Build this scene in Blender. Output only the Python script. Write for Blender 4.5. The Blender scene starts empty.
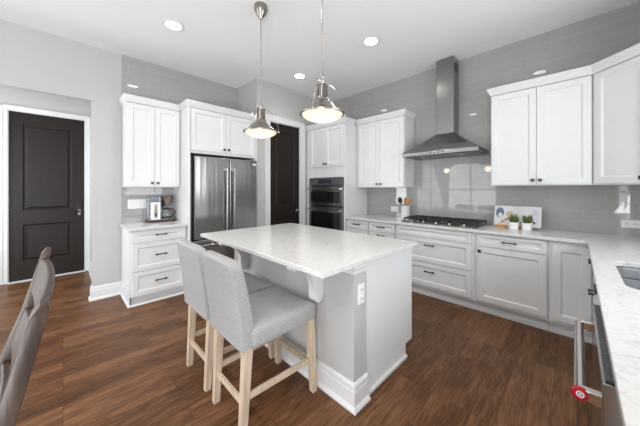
import bpy, bmesh, math, random
from mathutils import Vector, Matrix
random.seed(7)
C = bpy.context.scene.collection
SC = bpy.context.scene

# ------------------------------------------------------------------ camera
H_CAM = 1.37
cd = bpy.data.cameras.new('camera')
cam = bpy.data.objects.new('camera', cd); C.objects.link(cam)
cam.location = (0, 0, H_CAM); cam.rotation_euler = (math.pi/2, 0, math.pi/4)
cd.sensor_width = 36; cd.sensor_fit = 'HORIZONTAL'; cd.lens = 36*257/640
cd.shift_y = -(213-188.8)/640; cd.clip_start = .03; cd.clip_end = 60
SC.camera = cam

# ------------------------------------------------------------------ world, lights, exposure
W = bpy.data.worlds.new('world'); SC.world = W; W.use_nodes = True
W.node_tree.nodes['Background'].inputs[0].default_value = (.86, .93, 1, 1)
W.node_tree.nodes['Background'].inputs[1].default_value = 1.0
SC.view_settings.view_transform = 'Standard'; SC.view_settings.look = 'None'
SC.view_settings.exposure = 0.0; SC.view_settings.gamma = 1; SC.view_settings.use_curve_mapping = False

def area(name, loc, rot, sx, sy, power, col=(1, 1, 1)):
    l = bpy.data.lights.new(name, 'AREA'); l.shape = 'RECTANGLE'; l.size = sx; l.size_y = sy
    l.energy = power; l.color = col
    o = bpy.data.objects.new(name, l); C.objects.link(o); o.location = loc; o.rotation_euler = rot
    return o
R = math.radians
DAY = (.935, .97, 1)
# daylight lamps at unseen openings; upward tilt added to brighten the ceiling
area('daylight_sink_window', (.90, 2.0, 1.75), (0, R(90+14), 0), 1.15, 1.5, 34, DAY)
area('daylight_right_fill', (.95, -1.6, 1.2), (0, R(90+28), 0), 2.0, 2.3, 215, DAY)  # unseen opening on the right; steeply tilted as fill for the ceiling
area('daylight_rear_window', (-3.2, -4.80, 1.35), (R(90+6), 0, 0), 1.85, 2.3, 62, DAY)
area('daylight_left_window', (-4.38, -3.0, 1.35), (0, R(-90-14), 0), 2.3, 2.6, 48, DAY)
area('foyer_fill', (-5.0, -1.66, 1.6), (R(90), 0, 0), .8, 1.6, 46, DAY)  # fill lamp added to brighten the foyer and front door

# ------------------------------------------------------------------ materials
def new_mat(name):
    m = bpy.data.materials.new(name); m.use_nodes = True
    nt = m.node_tree; b = nt.nodes['Principled BSDF']
    return m, nt, b
def N(nt, t, **kw):
    n = nt.nodes.new(t)
    for k, v in kw.items(): setattr(n, k, v)
    return n
def c4(c): return (c[0], c[1], c[2], 1)
def mat(name, col, rough=.5, metal=0, var=.04, scale=(8, 8, 8), bump=0, bscale=None, detail=3, coat=0, spec=.5, emit=None, es=0, trans=0, ior=1.45, alpha=1):
    m, nt, b = new_mat(name)
    tc = N(nt, 'ShaderNodeTexCoord'); mp = N(nt, 'ShaderNodeMapping'); mp.inputs['Scale'].default_value = scale
    nz = N(nt, 'ShaderNodeTexNoise'); nz.inputs['Scale'].default_value = 1; nz.inputs['Detail'].default_value = detail
    nt.links.new(tc.outputs['Object'], mp.inputs[0]); nt.links.new(mp.outputs[0], nz.inputs[0])
    cr = N(nt, 'ShaderNodeValToRGB')
    cr.color_ramp.elements[0].position = .3; cr.color_ramp.elements[1].position = .7
    cr.color_ramp.elements[0].color = c4([max(0, c*(1-var)) for c in col])
    cr.color_ramp.elements[1].color = c4([min(1, c*(1+var)) for c in col])
    nt.links.new(nz.outputs[0], cr.inputs[0]); nt.links.new(cr.outputs[0], b.inputs['Base Color'])
    b.inputs['Roughness'].default_value = rough; b.inputs['Metallic'].default_value = metal
    b.inputs['Specular IOR Level'].default_value = spec
    b.inputs['Coat Weight'].default_value = coat
    b.inputs['Transmission Weight'].default_value = trans; b.inputs['IOR'].default_value = ior
    b.inputs['Alpha'].default_value = alpha
    if emit: b.inputs['Emission Color'].default_value = c4(emit); b.inputs['Emission Strength'].default_value = es
    if bump:
        src = nz
        if bscale:
            mp2 = N(nt, 'ShaderNodeMapping'); mp2.inputs['Scale'].default_value = bscale
            src = N(nt, 'ShaderNodeTexNoise'); src.inputs['Scale'].default_value = 1; src.inputs['Detail'].default_value = 2
            nt.links.new(tc.outputs['Object'], mp2.inputs[0]); nt.links.new(mp2.outputs[0], src.inputs[0])
        bp = N(nt, 'ShaderNodeBump'); bp.inputs['Strength'].default_value = bump; bp.inputs['Distance'].default_value = .01
        nt.links.new(src.outputs[0], bp.inputs['Height']); nt.links.new(bp.outputs[0], b.inputs['Normal'])
    return m

def tile_mat(name, axis):
    """long grey glazed tiles laid in running bond; axis = the horizontal direction of the wall"""
    m, nt, b = new_mat(name)
    g = N(nt, 'ShaderNodeNewGeometry'); sp = N(nt, 'ShaderNodeSeparateXYZ'); cb = N(nt, 'ShaderNodeCombineXYZ')
    nt.links.new(g.outputs['Position'], sp.inputs[0])
    nt.links.new(sp.outputs[axis], cb.inputs[0]); nt.links.new(sp.outputs[2], cb.inputs[1])
    br = N(nt, 'ShaderNodeTexBrick'); br.offset = .5; br.squash = 1
    for k, v in (('Scale', 1), ('Mortar Size', .0016), ('Mortar Smooth', .2), ('Bias', 0), ('Brick Width', .41), ('Row Height', .1035)):
        br.inputs[k].default_value = v
    br.inputs['Color1'].default_value = c4((.352, .346, .337)); br.inputs['Color2'].default_value = c4((.366, .360, .351))
    br.inputs['Mortar'].default_value = c4((.45, .445, .437))
    nt.links.new(cb.outputs[0], br.inputs[0]); nt.links.new(br.outputs[0], b.inputs['Base Color'])
    b.inputs['Roughness'].default_value = .02; b.inputs['Specular IOR Level'].default_value = .5
    bp = N(nt, 'ShaderNodeBump'); bp.invert = True; bp.inputs['Strength'].default_value = .15; bp.inputs['Distance'].default_value = .002
    nz = N(nt, 'ShaderNodeTexNoise'); nz.inputs['Scale'].default_value = 9
    mx = N(nt, 'ShaderNodeMath', operation='MULTIPLY_ADD'); mx.inputs[1].default_value = .12
    nt.links.new(cb.outputs[0], nz.inputs[0]); nt.links.new(nz.outputs[0], mx.inputs[0]); nt.links.new(br.outputs['Fac'], mx.inputs[2])
    nt.links.new(mx.outputs[0], bp.inputs['Height']); nt.links.new(bp.outputs[0], b.inputs['Normal'])
    return m

def floor_mat():
    m, nt, b = new_mat('hardwood_planks')
    g = N(nt, 'ShaderNodeNewGeometry'); sp = N(nt, 'ShaderNodeSeparateXYZ'); cb = N(nt, 'ShaderNodeCombineXYZ')
    nt.links.new(g.outputs['Position'], sp.inputs[0]); nt.links.new(sp.outputs[1], cb.inputs[0]); nt.links.new(sp.outputs[0], cb.inputs[1])
    br = N(nt, 'ShaderNodeTexBrick'); br.offset = .37; br.offset_frequency = 3
    for k, v in (('Scale', 1), ('Mortar Size', .0012), ('Mortar Smooth', .3), ('Bias', 0), ('Brick Width', .88), ('Row Height', .115)):
        br.inputs[k].default_value = v
    br.inputs['Color1'].default_value = (0, 0, 0, 1); br.inputs['Color2'].default_value = (1, 1, 1, 1); br.inputs['Mortar'].default_value = (.4, .4, .4, 1)
    nt.links.new(cb.outputs[0], br.inputs[0])
    # grain stretched along the plank, shifted per plank
    mp = N(nt, 'ShaderNodeMapping'); mp.inputs['Scale'].default_value = (5.5, 60, 1)
    sh = N(nt, 'ShaderNodeVectorMath', operation='MULTIPLY_ADD'); sh.inputs[1].default_value = (7, 3, 0)
    nt.links.new(br.outputs[0], sh.inputs[0]); nt.links.new(cb.outputs[0], sh.inputs[2]); nt.links.new(sh.outputs[0], mp.inputs[0])
    nz = N(nt, 'ShaderNodeTexNoise'); nz.inputs['Scale'].default_value = 1; nz.inputs['Detail'].default_value = 6; nz.inputs['Distortion'].default_value = 1.2
    nt.links.new(mp.outputs[0], nz.inputs[0])
    mp2 = N(nt, 'ShaderNodeMapping'); mp2.inputs['Scale'].default_value = (1.6, 7, 1)
    n2 = N(nt, 'ShaderNodeTexNoise'); n2.inputs['Scale'].default_value = 1; n2.inputs['Detail'].default_value = 4; n2.inputs['Distortion'].default_value = 2
    nt.links.new(sh.outputs[0], mp2.inputs[0]); nt.links.new(mp2.outputs[0], n2.inputs[0])
    a1 = N(nt, 'ShaderNodeMath', operation='MULTIPLY_ADD'); a1.inputs[1].default_value = .24
    nt.links.new(br.outputs[0], a1.inputs[0])
    a0 = N(nt, 'ShaderNodeMath', operation='MULTIPLY_ADD'); a0.inputs[1].default_value = 1.0; a0.inputs[2].default_value = -.29
    nt.links.new(nz.outputs[0], a0.inputs[0])
    a2 = N(nt, 'ShaderNodeMath', operation='MULTIPLY_ADD'); a2.inputs[1].default_value = .55
    nt.links.new(n2.outputs[0], a2.inputs[0]); nt.links.new(a0.outputs[0], a2.inputs[2]); nt.links.new(a2.outputs[0], a1.inputs[2])
    cr = N(nt, 'ShaderNodeValToRGB'); e = cr.color_ramp.elements
    e[0].position = .22; e[0].color = c4((.043, .018, .0078)); e[1].position = .9; e[1].color = c4((.225, .108, .050))
    x = e.new(.52); x.color = c4((.108, .047, .0205))
    nt.links.new(a1.outputs[0], cr.inputs[0])
    mm = N(nt, 'ShaderNodeMix', data_type='RGBA'); mm.inputs['B'].default_value = c4((.02, .009, .005))
    nt.links.new(br.outputs['Fac'], mm.inputs['Factor']); nt.links.new(cr.outputs[0], mm.inputs['A'])
    nt.links.new(mm.outputs['Result'], b.inputs['Base Color'])
    b.inputs['Roughness'].default_value = .36; b.inputs['Specular IOR Level'].default_value = .22
    bp = N(nt, 'ShaderNodeBump'); bp.inputs['Strength'].default_value = .22; bp.inputs['Distance'].default_value = .004
    sb = N(nt, 'ShaderNodeMath', operation='SUBTRACT'); nt.links.new(n2.outputs[0], sb.inputs[0]); nt.links.new(br.outputs['Fac'], sb.inputs[1])
    nt.links.new(sb.outputs[0], bp.inputs['Height']); nt.links.new(bp.outputs[0], b.inputs['Normal'])
    return m

def quartz_mat():
    m, nt, b = new_mat('white_quartz')
    g = N(nt, 'ShaderNodeNewGeometry')
    n1 = N(nt, 'ShaderNodeTexNoise'); n1.inputs['Scale'].default_value = 34; n1.inputs['Detail'].default_value = 8; n1.inputs['Distortion'].default_value = .8
    n2 = N(nt, 'ShaderNodeTexNoise'); n2.inputs['Scale'].default_value = 3.2; n2.inputs['Detail'].default_value = 6; n2.inputs['Distortion'].default_value = 1.6
    nt.links.new(g.outputs['Position'], n1.inputs[0]); nt.links.new(g.outputs['Position'], n2.inputs[0])
    c1 = N(nt, 'ShaderNodeValToRGB'); e = c1.color_ramp.elements
    e[0].position = .32; e[0].color = c4((.56, .55, .535)); e[1].position = .46; e[1].color = c4((.66, .652, .638))
    c2 = N(nt, 'ShaderNodeValToRGB'); e = c2.color_ramp.elements
    e[0].position = .485; e[0].color = (1, 1, 1, 1); e[1].position = .515; e[1].color = (1, 1, 1, 1)
    x = e.new(.50); x.color = (.91, .905, .90, 1)
    mm = N(nt, 'ShaderNodeMix', data_type='RGBA', blend_type='MULTIPLY'); mm.inputs['Factor'].default_value = 1
    nt.links.new(n1.outputs[0], c1.inputs[0]); nt.links.new(n2.outputs[0], c2.inputs[0])
    nt.links.new(c1.outputs[0], mm.inputs['A']); nt.links.new(c2.outputs[0], mm.inputs['B'])
    nt.links.new(mm.outputs['Result'], b.inputs['Base Color'])
    b.inputs['Roughness'].default_value = .16
    return m

M = {}
M['paint'] = mat('grey_wall_paint', (.475, .47, .463), .65, var=.015, bump=.03, bscale=(160, 160, 160))
M['ceil'] = mat('white_ceiling_paint', (.88, .885, .89), .8, var=.01, bump=.02, bscale=(120, 120, 120))
M['trim'] = mat('white_trim_paint', (.70, .70, .698), .4, var=.01)
M['cab'] = mat('white_cabinet_lacquer', (.70, .703, .705), .33, var=.012)
M['door'] = mat('espresso_door_paint', (.0165, .0125, .0105), .42, var=.12, scale=(30, 30, 3), spec=.25)
M['tile_b'] = tile_mat('grey_glazed_tile_back', 0)
M['tile_l'] = tile_mat('grey_glazed_tile_left', 1)
M['floor'] = floor_mat()
M['quartz'] = quartz_mat()
M['steel'] = mat('brushed_steel', (.29, .283, .273), .25, 1, var=.05, scale=(3, 3, 220), bump=.22, bscale=(6, 4, .6))
M['steel_v'] = mat('brushed_steel_upright', (.37, .362, .352), .20, 1, var=.06, scale=(260, 260, 2), bump=.35, bscale=(3, 9, .35))
M['chrome'] = mat('polished_nickel', (.50, .47, .44), .14, 1, var=.03)
M['nickel'] = mat('satin_nickel', (.30, .27, .24), .26, 1, var=.06)
M['pull'] = mat('dark_pewter', (.10, .095, .09), .35, 1, var=.1, scale=(60, 60, 60))
M['black'] = mat('black_enamel', (.012, .012, .013), .3, var=.1)
M['iron'] = mat('cast_iron', (.018, .018, .019), .55, var=.25, scale=(120, 120, 120), bump=.1)
M['glassblk'] = mat('black_oven_glass', (.008, .008, .009), .06, var=.1, coat=.3)
M['display'] = mat('blue_grey_display', (.02, .025, .035), .1, var=.2, emit=(.25, .4, .7), es=.025)
M['plate'] = mat('white_plastic', (.80, .80, .80), .35, var=.01)
M['slot'] = mat('dark_slot', (.05, .05, .05), .5, var=.1)
M['fabric'] = mat('heather_grey_linen', (.36, .357, .353), .9, var=.28, scale=(260, 260, 260), bump=.25, bscale=(600, 600, 600), spec=.2)
M['oak'] = mat('whitewashed_oak', (.56, .44, .33), .55, var=.20, scale=(70, 70, 5), bump=.06, detail=5)
M['walnut'] = mat('weathered_walnut', (.046, .028, .020), .38, var=.5, scale=(55, 55, 5), bump=.12, detail=5, spec=.4)
M['glow'] = mat('frosted_glass_shade', (.45, .43, .38), .4, var=.01, emit=(1, .85, .60), es=.62)
M['lens'] = mat('lit_lens', (.95, .95, .92), .5, var=.01, emit=(1, .97, .9), es=14)
M['ceramic'] = mat('white_ceramic', (.82, .81, .79), .2, var=.015)
M['wood'] = mat('honey_wood', (.52, .27, .11), .5, var=.2, scale=(20, 90, 90))
M['leaf'] = mat('green_leaf', (.12, .17, .06), .5, var=.4, scale=(50, 50, 50))
M['paper'] = mat('book_paper', (.66, .645, .665), .5, var=.02)
M['lav'] = mat('lavender_print', (.60, .57, .66), .5, var=.3, scale=(60, 60, 60))
M['blue'] = mat('slate_blue_print', (.11, .16, .22), .5, var=.3, scale=(40, 40, 40))
M['orange'] = mat('orange_print', (.45, .17, .07), .5, var=.3, scale=(80, 80, 80))
M['tan'] = mat('tan_print', (.50, .40, .30), .5, var=.3, scale=(80, 80, 80))
M['tank'] = mat('blue_clear_plastic', (.55, .60, .66), .12, var=.05, trans=.75)
M['glass'] = mat('clear_glass', (.9, .95, .95), .03, var=.01, trans=.92)
M['brown'] = mat('coffee_brown_plastic', (.05, .022, .014), .35, var=.1)
M['coffee'] = mat('dark_coffee', (.012, .006, .004), .2, var=.1)
M['red'] = mat('red_enamel', (.42, .012, .03), .25, var=.05)
M['sinksteel'] = mat('sink_steel', (.52, .53, .56), .3, 1, var=.08, scale=(60, 4, 60))
M['soil'] = mat('dark_soil', (.03, .02, .014), .9, var=.4, scale=(200, 200, 200))
M['dgrey'] = mat('dark_grey_plastic', (.09, .085, .085), .3, var=.08)

# ------------------------------------------------------------------ builders
class Frame:
    """u runs along a wall, n stands out from it, z up"""
    def __init__(s, o, U, Nn): s.o, s.U, s.N = Vector(o), Vector(U), Vector(Nn)
    def p(s, u, n, z): return s.o + s.U*u + s.N*n + Vector((0, 0, z))

class MB:
    def __init__(s): s.bm = bmesh.new(); s.mi = 0
    def f(s, vs):
        try:
            fc = s.bm.faces.new(vs); fc.material_index = s.mi; return fc
        except ValueError: return None
    def v(s, p): return s.bm.verts.new(p)
    def hexa(s, P):
        v = [s.v(p) for p in P]
        for q in ((0, 1, 2, 3), (4, 5, 6, 7), (0, 1, 5, 4), (1, 2, 6, 5), (2, 3, 7, 6), (3, 0, 4, 7)): s.f([v[i] for i in q])
        return s
    def box(s, x0, x1, y0, y1, z0, z1):
        return s.hexa([(x0, y0, z0), (x1, y0, z0), (x1, y1, z0), (x0, y1, z0), (x0, y0, z1), (x1, y0, z1), (x1, y1, z1), (x0, y1, z1)])
    def fbox(s, F, u0, u1, n0, n1, z0, z1):
        return s.hexa([F.p(u0, n0, z0), F.p(u1, n0, z0), F.p(u1, n1, z0), F.p(u0, n1, z0), F.p(u0, n0, z1), F.p(u1, n0, z1), F.p(u1, n1, z1), F.p(u0, n1, z1)])
    def loft(s, rings, cap=True, close=False):
        V = [[s.v(p) for p in r] for r in rings]; n = len(V[0])
        m = len(V)
        for a in range(m if close else m-1):
            A, B = V[a], V[(a+1) % m]
            for i in range(n): s.f([A[i], A[(i+1) % n], B[(i+1) % n], B[i]])
        if cap and not close: s.f(V[0]); s.f(V[-1][::-1])
        return s
    def lathe(s, c, prof, seg=32, ax=(0, 0, 1), close=False):
        ax = Vector(ax).normalized(); a = ax.orthogonal().normalized(); b = ax.cross(a); c = Vector(c)
        rings = [[c + ax*z + (a*math.cos(t) + b*math.sin(t))*max(r, 1e-4) for t in [2*math.pi*i/seg for i in range(seg)]] for r, z in prof]
        return s.loft(rings, close=close)
    def cyl(s, p0, p1, r, seg=16, r1=None):
        p0, p1 = Vector(p0), Vector(p1)
        return s.lathe(p0, [(r, 0), (r if r1 is None else r1, (p1-p0).length)], seg, p1-p0)
    def tube(s, pts, r, seg=10, close=False):
        pts = [Vector(p) for p in pts]; n = len(pts); rings = []; up = None
        for i in range(n):
            t = (pts[(i+1) % n] - pts[i-1]) if close else (pts[min(i+1, n-1)] - pts[max(i-1, 0)])
            t.normalize()
            if up is None: up = t.orthogonal().normalized()
            up = (up - t*up.dot(t)).normalized(); w = t.cross(up)
            rr = r[i] if isinstance(r, (list, tuple)) else r
            rings.append([pts[i] + (up*math.cos(q) + w*math.sin(q))*rr for q in [2*math.pi*k/seg for k in range(seg)]])
        return s.loft(rings, close=close)
    def sweep(s, path, prof, emit=None):
        """profile (offset to the right of travel, z) carried along a 2-D path with mitred corners"""
        P = [Vector(p) for p in path]; n = len(P); rings = []
        for i in range(n):
            d0 = (P[i]-P[i-1]).normalized() if i else None
            d1 = (P[i+1]-P[i]).normalized() if i < n-1 else None
            r0 = Vector((d0.y, -d0.x)) if d0 else None; r1 = Vector((d1.y, -d1.x)) if d1 else None
            if r0 is None: mv = r1
            elif r1 is None: mv = r0
            else:
                mv = (r0+r1).normalized(); mv = mv/max(.2, mv.dot(r0))
            rings.append([(P[i].x+mv.x*o, P[i].y+mv.y*o, z) for o, z in prof])
        if emit: rings = rings[emit[0]:emit[1]+1]
        return s.loft(rings)
    def slab(s, F, u0, u1, z0, z1, n0, n1, panels, steps):
        """a door or drawer front: flat rails and stiles with stepped panels"""
        us = sorted({u0, u1} | {q for p in panels for q in p[:2]}); zs = sorted({z0, z1} | {q for p in panels for q in p[2:]})
        G = [[s.v(F.p(u, n1, z)) for z in zs] for u in us]
        for i in range(len(us)-1):
            for j in range(len(zs)-1):
                q = [G[i][j], G[i+1][j], G[i+1][j+1], G[i][j+1]]
                if any(abs(p[0]-us[i]) < 1e-6 and abs(p[1]-us[i+1]) < 1e-6 and abs(p[2]-zs[j]) < 1e-6 and abs(p[3]-zs[j+1]) < 1e-6 for p in panels):
                    for ins, dep in steps:
                        a, b, c, d = us[i]+ins, us[i+1]-ins, zs[j]+ins, zs[j+1]-ins
                        r = [s.v(F.p(x, n1+dep, z)) for x, z in ((a, c), (b, c), (b, d), (a, d))]
                        for k in range(4): s.f([q[k], q[(k+1) % 4], r[(k+1) % 4], r[k]])
                        q = r
                s.f(q)
        bk = [s.v(F.p(u, n0, z)) for u, z in ((u0, z0), (u1, z0), (u1, z1), (u0, z1))]; s.f(bk)
        mi, mj = len(us)-1, len(zs)-1
        s.f([G[i][0] for i in range(mi+1)] + [bk[1], bk[0]]); s.f([G[mi][j] for j in range(mj+1)] + [bk[2], bk[1]])
        s.f([G[i][mj] for i in range(mi, -1, -1)] + [bk[3], bk[2]]); s.f([G[0][j] for j in range(mj, -1, -1)] + [bk[0], bk[3]])
        return s
    def poly(s, outer, holes, z0, z1):
        """flat plate with rounded holes, extruded"""
        def loop(pts):
            vs = [s.v((x, y, z1)) for x, y in pts]
            return vs, [s.bm.edges.new((vs[i], vs[(i+1) % len(vs)])) for i in range(len(vs))]
        ed = []
        for l in [outer]+holes: ed += loop(l)[1]
        r = bmesh.ops.triangle_fill(s.bm, use_beauty=True, use_dissolve=False, edges=ed)
        fs = [g for g in r['geom'] if isinstance(g, bmesh.types.BMFace)]
        r = bmesh.ops.extrude_face_region(s.bm, geom=fs, use_keep_orig=True)
        bmesh.ops.translate(s.bm, vec=(0, 0, z0-z1), verts=[g for g in r['geom'] if isinstance(g, bmesh.types.BMVert)])
        return s
    def build(s, name, m, parent=None, bevel=0, smooth=False, label=None, seg=2, loc=None):
        off = Vector(loc) if loc else Vector((0, 0, 0)); p = parent
        while p: off = off + p.location; p = p.parent
        bmesh.ops.translate(s.bm, vec=-off, verts=s.bm.verts[:])
        bmesh.ops.recalc_face_normals(s.bm, faces=s.bm.faces[:])
        me = bpy.data.meshes.new(name); s.bm.to_mesh(me); s.bm.free()
        for q in (m if isinstance(m, list) else [m]): me.materials.append(M[q])
        if smooth:
            for q in me.polygons: q.use_smooth = True
            try: me.set_sharp_from_angle(angle=R(40))
            except Exception: pass
        o = bpy.data.objects.new(name, me); C.objects.link(o)
        if loc: o.location = loc
        if parent: o.parent = parent
        if bevel:
            b = o.modifiers.new('bevel', 'BEVEL'); b.width = bevel; b.segments = seg; b.limit_method = 'ANGLE'; b.angle_limit = R(50)
        if label: o['label'] = label
        return o

def tag(o, label, cat, group=None, kind=None):
    o['label'] = label; o['category'] = cat
    if group: o['group'] = group
    if kind: o['kind'] = kind
    return o
def thing(name, loc, label, cat, group=None):
    o = bpy.data.objects.new(name, None); C.objects.link(o); o.location = loc; o.empty_display_size = .1
    return tag(o, label, cat, group)
def struct(o): o['kind'] = 'structure'; return o
def copy_tree(o, parent=None):
    c = o.copy(); C.objects.link(c); c.parent = parent
    for ch in list(o.children): copy_tree(ch, c)
    return c
def rrect(cx, cy, hx, hy, r, k=5):
    pts = []
    for sx, sy, a0 in ((1, 1, 0), (-1, 1, 90), (-1, -1, 180), (1, -1, 270)):
        for i in range(k+1):
            a = R(a0+90*i/k); pts.append((cx+sx*(hx-r)+r*math.cos(a), cy+sy*(hy-r)+r*math.sin(a)))
    return pts

CAB_STEPS = [(.004, -.003), (.013, -.010), (.016, -.011)]
def front(F, kind, u0, u1, z0, z1, parent, hw=None, stile=.055, th=.02, g=.0018):
    """cabinet door or drawer front with its knob or pull; hw = (u, z) of the hardware"""
    u0, u1, z0, z1 = u0+g, u1-g, z0+g, z1-g
    o = MB().slab(F, u0, u1, z0, z1, .001, th, [(u0+stile, u1-stile, z0+stile, z1-stile)], CAB_STEPS).build(kind, 'cab', parent, .0015)
    if hw:
        u, z = hw; m = MB()
        if kind == 'drawer':
            for q in (-.047, .047):
                m.fbox(F, u+q-.006, u+q+.006, th, th+.026, z-.006, z+.006)
                m.fbox(F, u+q-.012, u+q+.012, th+.022, th+.034, z-.0085, z+.0085)
            m.fbox(F, u-.065, u+.065, th+.024, th+.032, z-.0055, z+.0055)
            m.build('pull', 'pull', o, .002)
        else:
            m.fbox(F, u-.006, u+.006, th, th+.016, z-.006, z+.006)
            m.fbox(F, u-.0155, u+.0155, th+.014, th+.026, z-.0155, z+.0155)
            m.build('knob', 'pull', o, .002)
    return o

CEIL = 3.125
ZC = .92          # counter height
BACK = 3.83; LEFT = -4.21; RIGHT = .78; REAR = -4.6

# ------------------------------------------------------------------ room shell
struct(MB().box(-6.1, .95, REAR-.2, BACK+.12, -.08, 0).build('floor', 'floor'))
struct(MB().box(-6.1, .95, REAR-.2, BACK+.12, CEIL, CEIL+.1).build('ceiling', 'ceil'))
struct(MB().box(-4.35, .95, BACK, BACK+.12, 0, CEIL).build('wall_back', 'tile_b'))
m = MB()
m.box(LEFT-.1, LEFT, .253, 2.26, 0, CEIL); m.box(LEFT-.1, LEFT, -1.25, .253, 2.455, CEIL); m.box(LEFT-.1, LEFT, -1.65, -1.25, 0, CEIL); m.box(LEFT-.1, LEFT, REAR, -4.35, 0, CEIL); m.box(LEFT-.1, LEFT, -4.35, -1.65, 0, .2); m.box(LEFT-.1, LEFT, -4.35, -1.65, 2.5, CEIL)
m.mi = 1; m.box(LEFT, LEFT+.008, .541, 2.158, .89, CEIL)
struct(m.build('wall_left', ['paint', 'tile_l']))
m = MB()      # pantry closet: return and front with its door opening
m.box(LEFT, -3.57, 2.16, 2.26, 0, CEIL); m.box(-3.67, -3.57, 2.26, 2.405, 0, CEIL); m.box(-3.67, -3.57, 2.405, 3.057, 2.482, CEIL); m.box(-3.67, -3.57, 3.057, BACK, 0, CEIL)
struct(m.build('wall_pantry', 'paint'))
def holed_wall(x_axis, a0, a1, lo, hi, holes):
    """wall with window openings: a0..a1 along, lo..hi thickness"""
    m = MB(); q = sorted(holes); cur = a0
    def put(u0, u1, z0, z1):
        if x_axis: m.box(u0, u1, lo, hi, z0, z1)
        else: m.box(lo, hi, u0, u1, z0, z1)
    for h0, h1, z0, z1 in q:
        put(cur, h0, 0, CEIL); put(h0, h1, 0, z0) if z0 > 0 else None; put(h0, h1, z1, CEIL); cur = h1
    put(cur, a1, 0, CEIL)
    return m
struct(holed_wall(False, REAR, BACK, RIGHT, RIGHT+.15, [(-2.7, -.5, .2, 2.4), (1.25, 2.75, 1.17, 2.33)]).build('wall_right', 'paint'))
struct(holed_wall(True, LEFT-.1, RIGHT+.15, REAR-.15, REAR, [(-4.15, -2.25, .2, 2.5)]).build('wall_rear', 'paint'))
def window(n, F, u0, u1, z0, z1):
    m = MB()
    for a, b, c, d in ((u0, u0+.05, z0, z1), (u1-.05, u1, z0, z1), (u0, u1, z0, z0+.05), (u0, u1, z1-.05, z1), ((u0+u1)/2-.02, (u0+u1)/2+.02, z0, z1), (u0, u1, (z0+z1)/2-.02, (z0+z1)/2+.02)):
        m.fbox(F, a, b, -.05, 0, c, d)
    for a, b, c, d in ((u0-.05, u0, z0-.05, z1+.05), (u1, u1+.05, z0-.05, z1+.05), (u0, u1, z0-.05, z0), (u0, u1, z1, z1+.05)):
        m.fbox(F, a, b, 0, .018, c, d)
    struct(m.build('window_%d' % n, 'trim'))
FR = Frame((RIGHT, 0, 0), (0, 1, 0), (-1, 0, 0)); FB = Frame((0, REAR, 0), (1, 0, 0), (0, 1, 0))
window(1, FR, 1.25, 2.75, 1.17, 2.33); window(2, FR, -2.7, -.5, .2, 2.4)
window(3, FB, -4.15, -2.25, .2, 2.5); window(4, Frame((LEFT, 0, 0), (0, 1, 0), (1, 0, 0)), -4.35, -1.65, .2, 2.5)
# foyer beyond the opening on the left
DX = -5.82
m = MB(); m.box(DX-.1, DX, -.565, .262, 2.515, CEIL); m.box(DX-.1, DX, .262, .43, 0, CEIL); m.box(DX-.1, DX, -1.7, -.565, 0, CEIL)
struct(m.build('wall_foyer_front', 'paint'))
struct(MB().box(DX, LEFT-.1, .33, .43, 0, CEIL).build('wall_foyer_right', 'paint'))
struct(holed_wall(True, DX, LEFT-.1, -1.7, -1.6, [(-5.4, -4.6, .8, 2.4)]).build('wall_foyer_left', 'paint'))  # unseen opening added for the foyer fill lamp

BASE = [(0, 0), (.030, 0), (.030, .012), (.022, .026), (.016, .032), (.016, .115), (.013, .125), (.013, .148), (.006, .162), (0, .165)]
def baseboard(name, path): return struct(MB().sweep(path, BASE).build(name, 'trim'))
baseboard('baseboard_left', [(LEFT-.1, .253), (LEFT, .253), (LEFT, .541)])
baseboard('baseboard_foyer', [(DX, .33), (LEFT-.1, .33)][::1])
baseboard('baseboard_pantry', [(-3.57, 2.162), (-3.57, 2.29)])

# doors
def big_door(n, F, u0, u1, z1, panels, n0, n1):
    o = struct(MB().slab(F, u0, u1, .012, z1, n0, n1, panels, [(.010, -.010), (.022, -.012), (.055, -.003)]).build('door_%d' % n, 'door', bevel=.002))
    return o
def casing(name, F, u0, u1, z1, w, t=.018, both=True):
    m = MB()
    m.fbox(F, u0-w, u0, .0005, t, 0, z1+w); m.fbox(F, u1, u1+w, .0005, t, 0, z1+w); m.fbox(F, u0, u1, .0005, t, z1, z1+w)
    m.fbox(F, u0-w, u0-w+.02, t, t+.008, 0, z1+w); m.fbox(F, u1+w-.02, u1+w, t, t+.008, 0, z1+w); m.fbox(F, u0-w, u1+w, t, t+.008, z1+w-.02, z1+w)
    # jambs inside the opening
    m.fbox(F, u0, u0+.008, -.1, .0005, 0, z1); m.fbox(F, u1-.008, u1, -.1, .0005, 0, z1); m.fbox(F, u0+.008, u1-.008, -.1, .0005, z1-.008, z1)
    return struct(m.build(name, 'trim', bevel=.002))
FD = Frame((DX, 0, 0), (0, 1, 0), (1, 0, 0))
casing('trim_1', FD, -.565, .262, 2.515, .066)
d1 = big_door(1, FD, -.555, .252, 2.505, [(-.425, .104, 1.044, 2.345), (-.425, .104, .274, .835)], -.06, -.015)
m = MB(); m.fbox(FD, .165, .215, -.015, -.008, .96, 1.14); m.build('lock_plate', 'black', d1, .003)
m = MB(); m.lathe(FD.p(.19, -.008, 1.10), [(.026, 0), (.026, .02), (.02, .028), (0, .028)], 20, (1, 0, 0)); m.build('deadbolt', 'black', d1, 0, True)
m = MB(); m.cyl(FD.p(.19, -.008, 1.0), FD.p(.19, .04, 1.0), .012); m.tube([FD.p(.19, .04, 1.0), FD.p(.16, .045, 1.0), FD.p(.09, .045, .998)], .011)
m.build('door_handle', 'black', d1, 0, True)
MB().fbox(FD, .172, .208, -.008, -.004, .93, 1.03).build('key_plate', 'chrome', d1, .002)
for z in (.25, 1.0, 1.3, 2.25):
    MB().cyl(FD.p(-.559, -.012, z-.045), FD.p(-.559, -.012, z+.045), .008, 10).build('hinge', 'nickel', d1, 0, True)
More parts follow.
